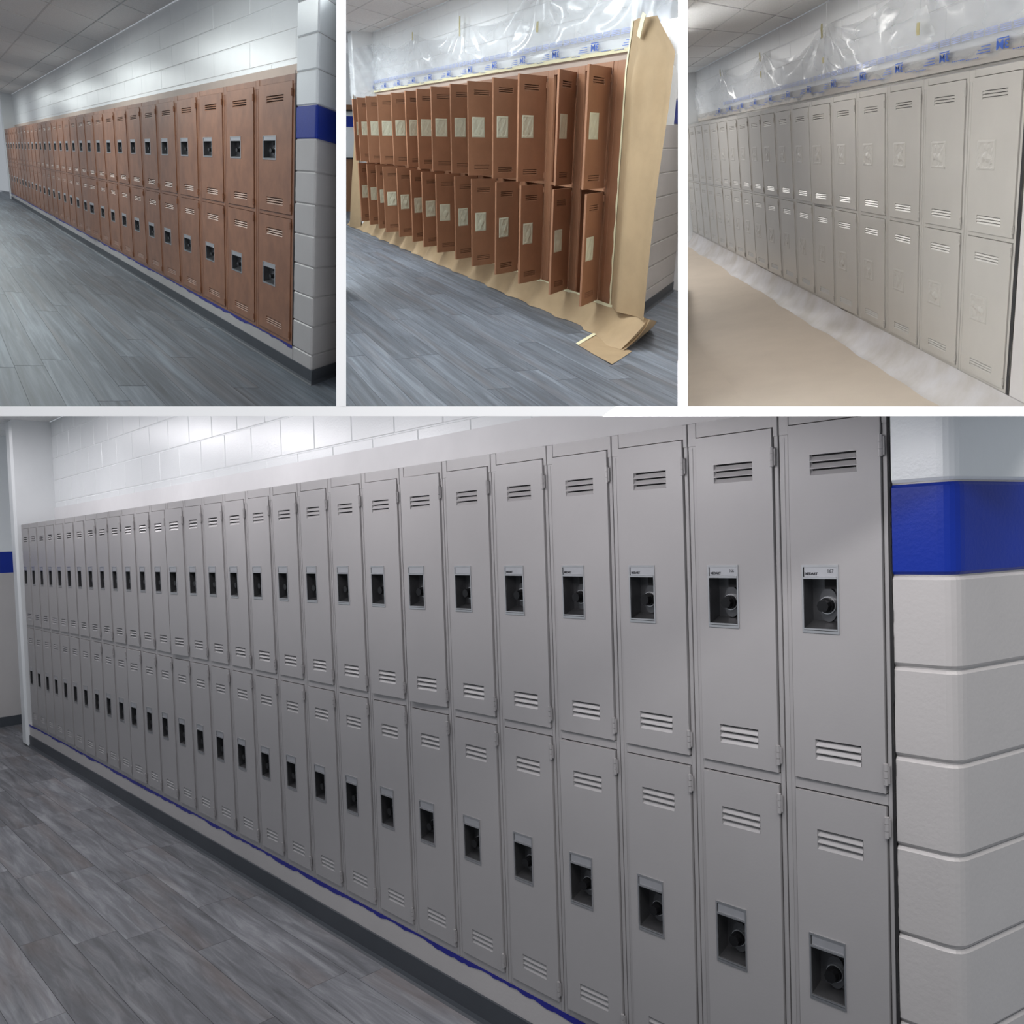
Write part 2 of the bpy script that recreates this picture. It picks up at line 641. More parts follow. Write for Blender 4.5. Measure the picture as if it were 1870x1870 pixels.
def pillar(room, xs, xc, d, ln, ceil, rad=0.035):
    core = course(xs, xc, d, ln, rad, 0.0, ceil, 0.007, True)
    w = struct(put(room, 'wall_right', core.mesh('wall_right', [M['beige']], True)))
    k = 0
    while k * CH < ceil - 0.02:
        mat = M['blue'] if k == 8 else (M['white'] if k > 8 else M['beige'])
        cb = course(xs, xc, d, ln, rad, k * CH + 0.002, min(ceil, (k + 1) * CH) - 0.002, 0.006)
        me = cb.mesh('corner_block', [mat], False)
        if w: put(room, 'corner_block', me, w)
        k += 1
    # cove base round the corner
    return w


def cove(room, x_end, xc, d, ln):
    dv = Vector((d[0], d[1])).normalized()
    prof = [(0.0, 0.102), (0.006, 0.100), (0.007, 0.02), (0.014, 0.006), (0.024, 0.0), (0.0, 0.0)]
    n2 = Vector((dv.y, -dv.x))
    b = MB()
    corner = Vector((xc, 0))
    bis = (Vector((0, -1)) + n2)
    bis = bis / bis.dot(Vector((0, -1)))
    stations = [(Vector((x_end, 0)), Vector((0, -1))), (corner, bis), (corner + dv * ln, n2)]
    for base, nn in stations:
        for o_, z in prof:
            q = base + nn * o_
            b.v.append((q.x, q.y, z))
    k = len(prof)
    for j in range(2):
        for i in range(k):
            i2 = (i + 1) % k
            b.f.append((j * k + i, j * k + i2, (j + 1) * k + i2, (j + 1) * k + i))
            b.m.append(0)
    return struct(put(room, 'baseboard_back', b.mesh('baseboard_back', [M['cove']])))


def curb(room, x_end, mat):
    b = MB()
    b.box(x_end, 0.01, 0.0, 0.30, 0.0, Z_BOT - 0.001)
    return struct(put(room, 'trim_1', b.mesh('trim_1', [mat])))


def ragged_strip(x0, x1, z_top, zlo, zhi, step, y=-0.002, vertical=False, mat='navy'):
    b = MB()
    n = max(4, int(abs(x1 - x0) / step))
    rnd = random.Random(3)
    prev = None
    cur = (zlo + zhi) / 2
    for i in range(n + 1):
        x = x0 + (x1 - x0) * i / n
        cur = min(zhi, max(zlo, cur + rnd.uniform(-0.5, 0.5) * (zhi - zlo)))
        q = (x, cur)
        if prev:
            if vertical:
                b.quad((z_top, y, prev[0]), (prev[1], y, prev[0]), (q[1], y, q[0]), (z_top, y, q[0]))
            else:
                b.quad((prev[0], y, prev[1]), (q[0], y, q[1]), (q[0], y, z_top), (prev[0], y, z_top))
        prev = q
    return b.mesh('painted_edge', [M[mat]])


def planks(room, x_end, x_start, y0, y1, s, mat):
    b = MB()
    b.box(x_end, x_start, y0, y1, -0.12, -0.0035)
    fl = struct(put(room, 'floor', b.mesh('floor', [M['cove']])))
    Lp, Wp = 1.22 * s, 0.18
    pb = MB()
    pb.box(0.0012 * s, Lp - 0.0012 * s, 0.0008, Wp - 0.0008, -0.0034, 0.0)
    me = pb.mesh('plank', [mat])
    rnd = random.Random(11)
    row, cnt = 0, 0
    cand = []
    y = y1
    while y > y0:
        x = x_start - rnd.uniform(0, Lp)
        x += Lp
        while x > x_end:
            loc = (x - Lp, y - Wp, 0)
            mw = ROOM[room] @ Matrix.Translation(loc)
            if in_cell(room, mw, bbox(me)) >= 0 and seen(mw, bbox(me), 30):
                z = (W_TO_CV @ mw @ Vector((Lp / 2, Wp / 2, 0))).z
                cand.append((z, loc))
            x -= Lp
        y -= Wp
    cand.sort()
    for z, loc in cand[:300]:
        put(room, 'plank', me, fl, loc)
    if len(cand) > 300:
        rb = MB()
        for z, loc in cand[300:]:
            rb.box(loc[0] + 0.002, loc[0] + Lp - 0.002, loc[1] + 0.001, loc[1] + Wp - 0.001, -0.0034, 0.0)
        o = put(room, 'far_planks', rb.mesh('far_planks', [mat]), fl)
        if o: o['kind'] = 'stuff'
    return fl


def ceiling(room, x_end, x_start, y0, y1, z, s, slope, yline, xline):
    """suspended ceiling: tile grid, cross lines running along direction (slope, 1)"""
    b = MB()
    b.box(x_end, x_start, y0, y1, z + 0.012, z + 0.10)
    ce = struct(put(room, 'ceiling', b.mesh('ceiling', [M['grid']])))
    Lx, Ly = 0.61 * s, 0.61
    g = 0.010
    tb = MB()
    p = [(g * s, g), (Lx - g * s, g), (Lx - g * s, Ly - g), (g * s, Ly - g)]
    q = [(x + slope * y, y) for x, y in p]
    tb.v = [(x, y, 0) for x, y in q] + [(x, y, 0.016) for x, y in q]
    tb.f = [(3, 2, 1, 0), (4, 5, 6, 7), (0, 1, 5, 4), (1, 2, 6, 5), (2, 3, 7, 6), (3, 0, 4, 7)]
    tb.m = [0] * 6
    me = tb.mesh('ceiling_tile', [M['tile']])
    for j in range(-6, 2):
        yb = yline + j * Ly
        if yb > y1 or yb < y0 - 0.3:
            continue
        for i in range(-40, 30):
            x = xline + i * Lx + slope * j * Ly
            if x < x_end - Lx or x > x_start:
                continue
            mw = ROOM[room] @ Matrix.Translation((x, yb, z))
            if seen(mw, bbox(me), 25) and in_cell(room, mw, bbox(me)) >= 0:
                m2 = me
                if yb + Ly > y1 - 0.012:                         # narrow tile against the wall
                    yy = y1 - yb - 0.012
                    if yy < 0.03: continue
                    m2 = me.copy()
                    for v in m2.vertices:
                        if v.co.y > Ly / 2:
                            v.co.x += slope * (yy - v.co.y)
                            v.co.y = yy
                put(room, 'ceiling_tile', m2, ce, (x, yb, z))
    # T bars between the tiles
    tb = MB()
    yb = yline
    while yb > y0:
        tb.box(x_end, x_start, yb - 0.011, yb + 0.011, z - 0.002, z + 0.012)
        yb -= Ly
    put(room, 'grid_bar', tb.mesh('grid_bar', [M['grid']]), ce)
    return ce


# ------------------------------------------------------------------ lockers
VENT_TOP = [(0.8785 + 0.0175 * k, 0.8785 + 0.0175 * k + 0.0155) for k in range(3)]


def door_layout(tier):
    """z ranges above the locker's own base (z 0 = underside of frame)"""
    if tier == 1:
        z0, z1 = 1.131 - Z_BOT, 1.990 - Z_BOT
        vt, vb, pz, hz = 1.866 - Z_BOT, 1.183 - Z_BOT, (1.489 - Z_BOT, 1.653 - Z_BOT), ((1.895 - Z_BOT, 1.948 - Z_BOT), (1.152 - Z_BOT, 1.200 - Z_BOT))
    else:
        z0, z1 = 0.232 - Z_BOT, 1.100 - Z_BOT
        vt, vb, pz, hz = 0.963 - Z_BOT, 0.285 - Z_BOT, (0.586 - Z_BOT, 0.750 - Z_BOT), ((1.030 - Z_BOT, 1.078 - Z_BOT), (0.252 - Z_BOT, 0.300 - Z_BOT))
    return z0, z1, vt, vb, pz, hz


SETS = {}


def locker_set(key, w, paintm, xr, xl, mode, wide=0.0):
    """meshes of one locker kind. xr, xl: door edges (x measured from the column's right seam, negative to the left)"""
    if key in SETS:
        return SETS[key]
    D = {}
    dw = xr - xl
    P = [paintm, M['dark'], M['steel'], M['cup'], M['black'], M['plate']]
    H = Z_TOP - Z_BOT
    g = 0.004
    # frame: stiles, rails
    b = MB()
    rails = [(0.0, 0.0265), (0.9, 0.9245), (1.7895, H)]
    gx = 0.0032 * w / 0.3
    fl, xl = xl, xl - wide                                   # opening a little wider than the door leaf
    b.box(xr + gx, -0.0018 * w / 0.3, 0.0, 0.022, 0.0, H, 0, 0.0015)
    b.box(-w + 0.0018 * w / 0.3, xl - gx, 0.0, 0.022, 0.0, H, 0, 0.0015)
    for a, c in rails:
        b.box(xl - gx, xr + gx, 0.0005, 0.022, a, c, 0)
    # notched end of the top rail lapping over the stiles, and the pressed line down each left stile
    b.box(-w + 0.002, xl - gx * 0.6, -0.0016, 0.001, H - 0.062, H - 0.001, 0, 0.001)
    b.box(xr + gx * 0.6, -0.002, -0.0016, 0.001, H - 0.062, H - 0.001, 0, 0.001)
    xs = (-w + xl) / 2
    b.box(xs - 0.0012, xs + 0.0012, -0.0012, 0.001, 0.0, H - 0.066, 0)
    D['frame'] = b.mesh('frame', P)
    # body: open-fronted shell with a middle shelf
    b = MB()
    x0, x1, y0, y1 = -w + 0.004, -0.004, 0.022, 0.285
    b.quad((x0, y1, 0), (x1, y1, 0), (x1, y1, H), (x0, y1, H))
    b.quad((x0, y0, 0), (x0, y1, 0), (x0, y1, H), (x0, y0, H))
    b.quad((x1, y1, 0), (x1, y0, 0), (x1, y0, H), (x1, y1, H))
    b.quad((x0, y0, H), (x0, y1, H), (x1, y1, H), (x1, y0, H))
    b.quad((x0, y0, 0.0), (x1, y0, 0.0), (x1, y1, 0.0), (x0, y1, 0.0))
    b.box(x0, x1, y0, y1, 0.906, 0.914)
    D['body'] = b.mesh('body', P)
    # doors: local origin on the hinge edge; x from -dw to 0
    vx0, vx1 = -dw * 0.805, -dw * 0.265          # vents (fractions of the door width)
    if mode in ('cup',):
        vx0, vx1 = -dw * 0.755, -dw * 0.245
    px0, px1 = -dw * 0.870, -dw * 0.455
    for tier in (1, 0):
        z0, z1, vt, vb, pz, hz = door_layout(tier)
        vents = [(base + k * 0.0168, base + k * 0.0168 + 0.0150) for base in (vt, vb) for k in range(3)]
        holes = [(vx0, vx1, a, c) for a, c in vents]
        if mode == 'cup':
            holes.append((px0, px1, pz[0], pz[1]))
        xs = sorted({-dw, 0.0, vx0, vx1} | ({px0, px1} if mode == 'cup' else set()))
        zs = sorted({z0, z1} | {q for h in holes for q in h[2:]})
        b = MB()
        yf, yb = -0.006, 0.012
        for i in range(len(xs) - 1):
            for j in range(len(zs) - 1):
                cx, cz = (xs[i] + xs[i + 1]) / 2, (zs[j] + zs[j + 1]) / 2
                if any(h[0] < cx < h[1] and h[2] < cz < h[3] for h in holes):
                    continue
                b.quad((xs[i], yf, zs[j]), (xs[i + 1], yf, zs[j]), (xs[i + 1], yf, zs[j + 1]), (xs[i], yf, zs[j + 1]))
        for (ax, az), (cx, cz) in (((-dw, z0), (-dw, z1)), ((0, z1), (0, z0)), ((0, z0), (-dw, z0)), ((-dw, z1), (0, z1))):
            b.quad((ax, yf, az), (cx, yf, cz), (cx, yb, cz), (ax, yb, az))
        if mode != 'cup':
            b.quad((-dw, yb, z0), (-dw, yb, z1), (0, yb, z1), (0, yb, z0))
        else:
            bx = sorted({-dw, 0.0, px0, px1})
            bz = sorted({z0, z1, pz[0], pz[1]})
            for i in range(3):
                for j in range(3):
                    if i == 1 and j == 1: continue
                    b.quad((bx[i], yb, bz[j]), (bx[i], yb, bz[j + 1]), (bx[i + 1], yb, bz[j + 1]), (bx[i + 1], yb, bz[j]))
        D['door', tier] = b.mesh('door', P)
        D['vents', tier] = [(vx0, a) for a, c in vents]
        D['pocket', tier] = ((px0 + px1) / 2, pz[0])
        D['hinges', tier] = [a for a, c in hz]
    # pressed louver: sunk at the top, flush at the bottom, its slot backed near-black for the shade inside
    b = MB()
    lx = vx1 - vx0
    hh, dp = 0.0150, 0.0075
    b.quad((0.001, -0.0062, 0.0), (lx - 0.001, -0.0062, 0.0), (lx - 0.004, -0.006 + dp, hh - 0.0038), (0.004, -0.006 + dp, hh - 0.0038), 0)
    b.quad((0, -0.006, 0), (0.004, -0.006 + dp, hh - 0.0038), (0.002, -0.006 + dp, hh), (0, -0.006, hh), 0)
    b.quad((lx, -0.006, hh), (lx - 0.002, -0.006 + dp, hh), (lx - 0.004, -0.006 + dp, hh - 0.0038), (lx, -0.006, 0), 0)
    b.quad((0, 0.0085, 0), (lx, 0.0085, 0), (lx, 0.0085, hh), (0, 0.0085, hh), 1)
    D['louver'] = b.mesh('louver', P)
    b6 = MB()
    for tier in (1, 0):
        b = MB()
        for vx, vz in D['vents', tier]:
            i = len(b.v)
            lm = D['louver']
            for v in lm.vertices:
                b.v.append((v.co.x + vx, v.co.y, v.co.z + vz))
            for f in lm.polygons:
                b.f.append(tuple(i + k for k in f.vertices))
                b.m.append(f.material_index)
        D['louver_set', tier] = b.mesh('louver_set', P)
    # hinge knuckles
    b = MB()
    for k in range(3):
        b.cyl((0.0, -0.009, 0.0005 + k * 0.0165), (0, 0, 1), 0.0052 * (1 if w < 0.3 else 1.25), 0.0155, 8, 0)
    b.box(-0.004, 0.008, -0.008, -0.004, 0.004, 0.045, 0)
    D['hinge'] = b.mesh('hinge', P)
    # recessed lock cup: bezel, plate recess, cavity
    hw = (px1 - px0) / 2
    hh = 0.164
    bw = 0.045 * hw * 2
    b = MB()
    yf = -0.0085
    t = 0.006
    b.box(-hw, hw, yf, -0.004, hh - t, hh, 2)
    b.box(-hw, hw, yf, -0.004, 0, t, 2)
    b.box(-hw, -hw + bw, yf, -0.004, t, hh - t, 2)
    b.box(hw - bw, hw, yf, -0.004, t, hh - t, 2)
    zp = hh - 0.029                                           # underside of the number plate
    b.box(-hw + bw, hw - bw, yf - 0.0015, -0.002, zp - 0.005, zp, 2)
    b.box(-hw + bw, hw - bw, yf - 0.001, -0.002, 0.0075, 0.0115, 2)
    X0, X1, Z0, Z1, Y0, Y1 = -hw + bw, hw - bw, 0.0115, zp - 0.005, -0.005, 0.040
    b.quad((X0, Y1, Z0 + 0.014), (X1, Y1, Z0 + 0.014), (X1, Y1, Z1), (X0, Y1, Z1), 3)
    b.quad((X0, Y0, Z0), (X1, Y0, Z0), (X1, Y1, Z0 + 0.014), (X0, Y1, Z0 + 0.014), 3)
    b.quad((X0, Y1, Z1), (X1, Y1, Z1), (X1, Y0, Z1), (X0, Y0, Z1), 3)
    b.quad((X0, Y0, Z0), (X0, Y1, Z0 + 0.014), (X0, Y1, Z1), (X0, Y0, Z1), 3)
    b.quad((X1, Y1, Z0 + 0.014), (X1, Y0, Z0), (X1, Y0, Z1), (X1, Y1, Z1), 3)
    b.box(X0 + (X1 - X0) * 0.42, X0 + (X1 - X0) * 0.85, 0.030, 0.039, Z1 - 0.026, Z1, 1)   # latch slot
    D['handle_pocket'] = b.mesh('handle_pocket', P)
    b = MB()
    b.box(-hw + bw * 1.6, hw - bw, -0.0075, -0.003, zp + 0.0005, hh - t - 0.0003, 5)
    D['number_plate'] = b.mesh('number_plate', P)
    # combination dial: oval boss, chrome ring, black notched knob
    b = MB()
    ax = (X1 - X0)
    cxd = X0 + ax * 0.52
    cz = (Z0 + Z1) / 2 - 0.006
    sx = w / 0.265
    def ell(x, y0, y1, rx, rz, n, m, rx2=None, rz2=None):
        i = len(b.v)
        for yy, a_, c_ in ((y0, rx, rz), (y1, rx2 or rx, rz2 or rz)):
            for k in range(n):
                th = 2 * math.pi * k / n
                b.v.append((x + a_ * math.cos(th), yy, cz + c_ * math.sin(th)))
        for k in range(n):
            k2 = (k + 1) % n
            b.f.append((i + n + k, i + n + k2, i + k2, i + k)); b.m.append(m)
        b.f.append(tuple(i + n + k for k in reversed(range(n)))); b.m.append(m)
    sxx = min(sx, 1.9)
    ell(cxd, 0.040, 0.031, 0.024 * sxx, 0.041, 20, 3)
    ell(cxd, 0.031, 0.024, 0.021 * sxx, 0.0215, 20, 2)
    ell(cxd, 0.024, 0.016, 0.0195 * sxx, 0.0195, 18, 4, 0.018 * sxx, 0.018)
    ell(cxd, 0.016, 0.000, 0.0155 * sxx, 0.0155, 10, 4, 0.0145 * sxx, 0.0145)
    D['lock_dial'] = b.mesh('lock_dial', P)
    D['dw'] = dw
    SETS[key] = D
    return D


def crinkled(wd, ht, mat, seed, amp=0.004, relief=True):
    """taped-over lock cup: a sheet that follows the cup's rim and sinks into it"""
    rnd = random.Random(seed)
    ph = [rnd.uniform(0, 6) for _ in range(6)]
    b = MB()
    def fn(u, v):
        x, z = (u - 0.5) * wd, v * ht
        e = min(u, 1 - u, v, 1 - v)
        y = -0.0070 - (0.0025 if 0.04 < e else 0.0)
        if e > 0.12:
            y += amp * (0.6 + 0.8 * math.sin(9 * u + 5 * v + ph[0]) * math.sin(11 * v - 4 * u + ph[1])) + 0.4 * amp * math.sin(23 * u + ph[2]) * math.sin(19 * v + ph[3])
            r = math.hypot((u - 0.55) / 0.26, (v - 0.42) / 0.2)
            if relief and r < 1: y -= 0.006 * (1 - r * r)
        return (x, y, z)
    b.grid(fn, 12, 16)
    # thin rim so that the sheet has thickness
    b.box(-wd / 2, wd / 2, -0.0070, -0.0058, 0, ht)
    return b.mesh('masking_cover', [mat], False)


def build_column(room, D, n, x_right, label, group, near, mode, covers=None, open_doors=None, ajar=(), texts=None, xr=0.0):
    w = D['w']
    t = thing(room, 'locker', label, 'locker', (x_right, 0, Z_BOT), group)
    put(room, 'frame', D['frame'], t)
    put(room, 'body', D['body'], t)
    for tier in (1, 0):
        if open_doors:
            ang, sc = open_doors[tier]
            rot = Matrix.Rotation(ang, 3, 'Z')
            lm = Matrix.Translation((xr, -0.010, 0)) @ rot.to_4x4() @ Matrix.Diagonal((sc, 1, 1, 1))
        else:
            ang = ajar.get(tier, 0) if ajar else 0
            lm = Matrix.Translation((xr, 0, 0)) @ Matrix.Rotation(ang, 4, 'Z')
        d = put(room, 'door', D['door', tier], t, local=lm)
        if d is None:
            continue
        if near:
            for vx, vz in D['vents', tier]:
                put(room, 'louver', D['louver'], d, (vx, 0, vz))
        else:
            o = put(room, 'louver_set', D['louver_set', tier], d)
        if near:
            for hz in D['hinges', tier]:
                put(room, 'hinge', D['hinge'], d, (0.002, 0, hz))
        px, pz = D['pocket', tier]
        if mode == 'cup':
            put(room, 'handle_pocket', D['handle_pocket'], d, (px, 0, pz))
            put(room, 'number_plate', D['number_plate'], d, (px, 0, pz))
            if near:
                put(room, 'lock_dial', D['lock_dial'], d, (px, 0, pz))
            if texts and tier in texts:
                for me, ox, oz in texts[tier]:
                    put(room, 'lettering', me, d, (px + ox, -0.0079, pz + oz))
        else:
            cv = put(room, 'masking_cover', covers[(n * 2 + tier) % len(covers)], d, (px, 0, pz))
            if cv and mode == 'taped': cv['label'] = 'pale green masking tape over the lock'
    return t


def text_mesh(body, size, mat, sx=1.0, offset=0.0, flip=False):
    cu = bpy.data.curves.new('lettering', 'FONT')
    cu.body = body
    cu.size = size
    cu.offset = offset
    cu.extrude = 0.0003
    cu.resolution_u = 2
    o = bpy.data.objects.new('lettering', cu)
    C.objects.link(o)
    dg = bpy.context.evaluated_depsgraph_get()
    me = bpy.data.meshes.new_from_object(o.evaluated_get(dg))
    bpy.data.objects.remove(o)
    me.materials.clear()
    me.materials.append(mat)
    sg = -1 if flip else 1
    for v in me.vertices:
        x, y, z = v.co
        v.co = (sg * x * sx, -z, sg * y)
    me.update()
    return me


# ================================================================== AFTER: the long grey row
w = 0.26485
DA = locker_set('after', w, M['grey'], -0.016, -0.236, 'cup')
DA['w'] = w
XA = -29 * w - 0.10
R_ = 'after'
back_wall(R_, XA, 0.16, w / 0.305, 2.99)
b = MB()
b.box(XA - 0.16, XA, -0.03, 0.45, 0.0, 2.99, 0, 0.02)
struct(put(R_, 'wall_left', b.mesh('wall_left', [M['white']])))
pil = pillar(R_, 0.005, 0.135, (0.236, 0.972), 2.4, 3.0)
put(R_, 'dark_joint_line', ragged_strip(0.2, 2.2, -0.003, 0.001, 0.006, 0.012, -0.0015, True, 'dark'), pil)  # ragged dark strip along the joint beside the lockers
cb = curb(R_, XA, M['beige'])
put(R_, 'painted_edge', ragged_strip(XA, 0.0, Z_BOT, 0.181, 0.193, 0.02), cb)
cove(R_, XA, 0.135, (0.236, 0.972), 2.4)
FA = plank_mat('vinyl_planks_lower_hall', w / 0.305, (1.48, 1.41, 1.38))
planks(R_, -10.2, 0.6, -2.6, 0.75, w / 0.305, FA)
ceiling(R_, -10.0, -6.6, -0.9, 0.31, 2.99, w / 0.305, 0.2, -0.30, -7.6)
b = MB()
b.box(XA, 0.15, 0.302, 0.312, 2.0, 2.19)
struct(put(R_, 'trim_2', b.mesh('trim_2', [M['ledge_white']])))
# far wall of the hallway with the same stripe
b = MB()
xw = -9.0
wl = None
far = emptystruct(R_, 'wall_end')
for z0, z1, mt in ((0.10, 1.584, 'beige'), (1.584, 1.802, 'blue'), (1.802, 2.99, 'white'), (0.0, 0.10, 'cove')):
    b = MB()
    b.box(xw - 0.12, xw + (0.01 if mt == 'cove' else 0), -1.6, 0.9, z0, z1)
    put(R_, 'painted_band', b.mesh('painted_band', [M[mt]]), far)

plate_z = 0.164 - 0.0275
t_num = {0: '167', 1: '166'}
txt = {}
for n_ in range(5):
    l = [(text_mesh('MEDART', 0.0085, M['ink'], 0.92, 0.0004), -0.036, plate_z + 0.003)]
    if n_ in t_num:
        l.append((text_mesh(t_num[n_], 0.0125, M['ink'], 0.85), 0.018, plate_z + 0.008))
    txt[n_] = {1: l}
for n_ in range(29):
    lab = 'finished grey locker with steel lock cups, %s from the wide blue-striped pillar' % ordinal(n_ + 1)
    aj = {6: {1: 0.055}, 15: {1: 0.06}, 18: {0: 0.05}, 3: {0: 0.035}, 7: {1: 0.02}}.get(n_, {})
    build_column(R_, DA, n_, -n_ * w, lab, 'finished grey lockers', n_ < 22, 'cup', ajar=aj, texts=txt.get(n_), xr=-0.016)

# ================================================================== BEFORE: brown lockers
w = 0.89921
sB = w / 0.305
DB = locker_set('before', w, M['brown'], -0.06 * w, -0.895 * w, 'cup')
DB['w'] = w
R_ = 'before'
XB = -30 * w - 0.05
back_wall(R_, XB, 0.30, sB, 3.05)
b = MB()
b.box(XB - 0.4, XB, -0.02, 0.45, 0.0, 3.05, 0, 0.02)
struct(put(R_, 'wall_left', b.mesh('wall_left', [M['white']])))
pil = pillar(R_, 0.02, 0.42, (-0.713, 0.689), 1.3, 3.2, 0.04)
if pil: put(R_, 'dark_joint_line', ragged_strip(0.2, 2.05, -0.004, 0.010, 0.026, 0.02, -0.0015, True, 'dark'), pil)
cb = curb(R_, XB, M['beige'])
put(R_, 'painted_edge', ragged_strip(XB, 0.0, Z_BOT, 0.175, 0.192, 0.05), cb)
cove(R_, XB, 0.43, (-0.713, 0.689), 1.3)
FB = plank_mat('vinyl_planks_brown_hall', sB, (0.92, 1.0, 1.06))
planks(R_, -32, 3.4, -3.4, 1.2, sB, FB)
ceiling(R_, XB - 1, -2.0, -1.9, 0.31, 3.05, sB, -1.03, -0.69, -8.75)
b = MB()
b.box(XB, 0.2, 0.30, 0.312, 2.0, 2.198)
struct(put(R_, 'trim_2', b.mesh('trim_2', [M['ledge_beige']])))
for n_ in range(30):
    lab = 'brown locker with both doors shut and steel lock cups, %s from the striped pillar' % ordinal(n_ + 1)
    aj = {10: {0: 0.05}, 4: {0: 0.012}}.get(n_, {})
    build_column(R_, DB, n_, -n_ * w, lab, 'unpainted brown lockers', n_ < 12, 'cup', ajar=aj, xr=-0.06 * w)

# ================================================================== FIRST COAT: sprayed lockers, masked hallway
w = 0.66612
sC = w / 0.305
DC = locker_set('coat', w, M['coat'], -0.06 * w, -0.895 * w, 'sprayed')
DC['w'] = w
R_ = 'coat'
XC = -18 * w - 0.02
back_wall(R_, XC, 0.9, sC, 2.84)
b = MB()
b.box(XC - 0.3, XC, -0.6, 0.45, 0.0, 2.84, 0, 0.02)
struct(put(R_, 'wall_left', b.mesh('wall_left', [M['white']])))
b = MB()
b.box(0.03, 1.3, 0.0, 0.3, 0.0, 2.84, 0, 0.01)
pil = struct(put(R_, 'wall_right', b.mesh('wall_right', [M['beige']])))
if pil: put(R_, 'dark_joint_line', ragged_strip(0.2, 2.2, -0.004, 0.02, 0.036, 0.03, -0.0015, True, 'dark'), pil)
b = MB()
b.box(-16, 3.5, -3.6, 0.4, -0.12, -0.004)
struct(put(R_, 'floor', b.mesh('floor', [M['cove']])))
curb(R_, XC, M['beige'])
ceiling(R_, XC - 3, -0.5, -2.6, 0.31, 2.84, sC, -2.2, -0.75, -7.23 + 2.2 * 0.61)
covC = [crinkled(0.415 * DC['dw'], 0.166, M['coat'], 40 + k, 0.004) for k in range(6)]
for n_ in range(18):
    lab = 'sprayed greige locker with painted-over lock masking, %s from the near end of the sprayed row' % ordinal(n_ + 1)
    aj = {5: {1: 0.045}, 8: {1: 0.02, 0: 0.02}, 4: {0: 0.025}, 9: {0: 0.03}}.get(n_, {})
    build_column(R_, DC, n_, -n_ * w, lab, 'first-coat sprayed lockers', n_ < 14, 'sprayed', covers=covC, ajar=aj, xr=-0.06 * w)

# paper over the floor and a sprayed paper skirt below the lockers
rs = random.Random(5)
for k, (ya, yb, zz) in enumerate(((-1.315, -0.03, 0.003), (-2.62, -1.30, 0.0012), (-3.6, -2.60, 0.0004))):
    b = MB()
    b.grid(lambda u, v: (-15.5 + u * 18.8, ya + (yb - ya) * v, zz + 0.0025 * math.sin(u * 31 + k) * math.sin(v * 6 + k) * (1 if 0 < v < 1 else 0) + 0.002), 60, 8)
    o = put(R_, 'paper_sheet', b.mesh('paper_sheet', [M['kraft_pale']], True))
    tag(o, ('pale kraft paper sheet on the floor next to the sprayed lockers', 'pale kraft floor paper, second strip out past the long straight seam',
            'pale kraft floor paper strip farthest from the sprayed lockers')[k], 'paper', 'floor paper under the sprayed lockers')


def skirt_fn(x0, x1, zt, yt, yf, seed, amp, lobes=None, flare=None):
    r = random.Random(seed)
    ph = [r.uniform(0, 6.28) for _ in range(8)]
    def fn(u, v):
        x = x0 + (x1 - x0) * u
        s = 1 - v                                              # v 0 at floor edge, 1 at top
        wob = (math.sin(x * 2.1 + ph[0]) + 0.7 * math.sin(x * 4.7 + ph[1] + 2 * s) + 0.5 * math.sin(x * 9.3 + ph[2] - 3 * s))
        y = yt + (yf - yt) * (s ** 1.5) + amp * wob * s * (1.1 - 0.4 * s)
        z = zt * (1 - s) ** 1.35 + 0.004 + amp * 0.45 * (1 + math.sin(x * 6.1 + ph[3] + 4 * s)) * s * (1 - s) * 4
        if lobes: 
            q = 0.5 + 0.5 * math.cos(2 * math.pi * (x - 0.12) / lobes)
            y -= 0.05 * q ** 3 * s * (1 - 0.3 * s)
            z += 0.035 * q ** 2 * s * (1 - s) * 2.2
        if flare:
            y += flare(x) * s
        return (x, y, z)
    return fn


b = MB()
b.grid(skirt_fn(-12.4, 1.2, 0.205, -0.004, -0.17, 4, 0.016), 260, 14)
o = put(R_, 'paper_skirt', b.mesh('paper_skirt', [M['skirt']], True))
tag(o, 'crumpled overspray-grey paper skirt taped along the base of the sprayed lockers', 'paper')

# film over the wall above, taped up, sagging between the tapes
def film(room, x0, x1, zlo, zup, tapes, y, mat, nu, nv, name, label, seed):
    r = random.Random(seed)
    k_ = [(r.uniform(14, 26), r.uniform(0, 6)) for _ in tapes]
    xs_ = sorted(t[0] for t in tapes)
    def top(x):
        lo = max([q for q in xs_ if q <= x], default=None)
        hi = min([q for q in xs_ if q > x], default=None)
        z_at = {t[0]: t[1] for t in tapes}
        if lo is None: return z_at[hi] - 0.05
        if hi is None: return z_at[lo] - 0.05
        u = (x - lo) / (hi - lo)
        return z_at[lo] * (1 - u) + z_at[hi] * u - 0.16 * 4 * u * (1 - u) * min(1, (hi - lo) / 2.5)
    def fn(u, v):
        x = x0 + (x1 - x0) * u
        zt = top(x)
        z = zlo + (zt - zlo) * v
        d = 0
        for (tx, tz), (kk, ph) in zip(tapes, k_):
            rx, rz = (x - tx) / (sfilm), tz - z
            rr = math.hypot(rx, rz)
            th = math.atan2(rx, rz + 0.02)
            d += math.sin(th * kk * 0.55 + ph) * math.exp(-rr * 1.1) * min(1, rr * 6) * 0.034
        d *= min(1, max(0, (v - 0.10) / 0.35)) ** 2
        d += 0.010 * math.sin(x * 3.1 / sfilm + 9 * z) * v * (1 - v) * 2
        d += 0.004 * math.sin(x * 13 / sfilm - 17 * z) * min(1, v * 3)
        return (x, y - 0.012 - max(-0.012, d) - 0.03 * v * (1 - v) * min(1, v * 3), z)
    b = MB()
    b.grid(fn, nu, nv)
    o = put(room, name, b.mesh(name, [mat], True))
    return tag(o, label, 'plastic film')


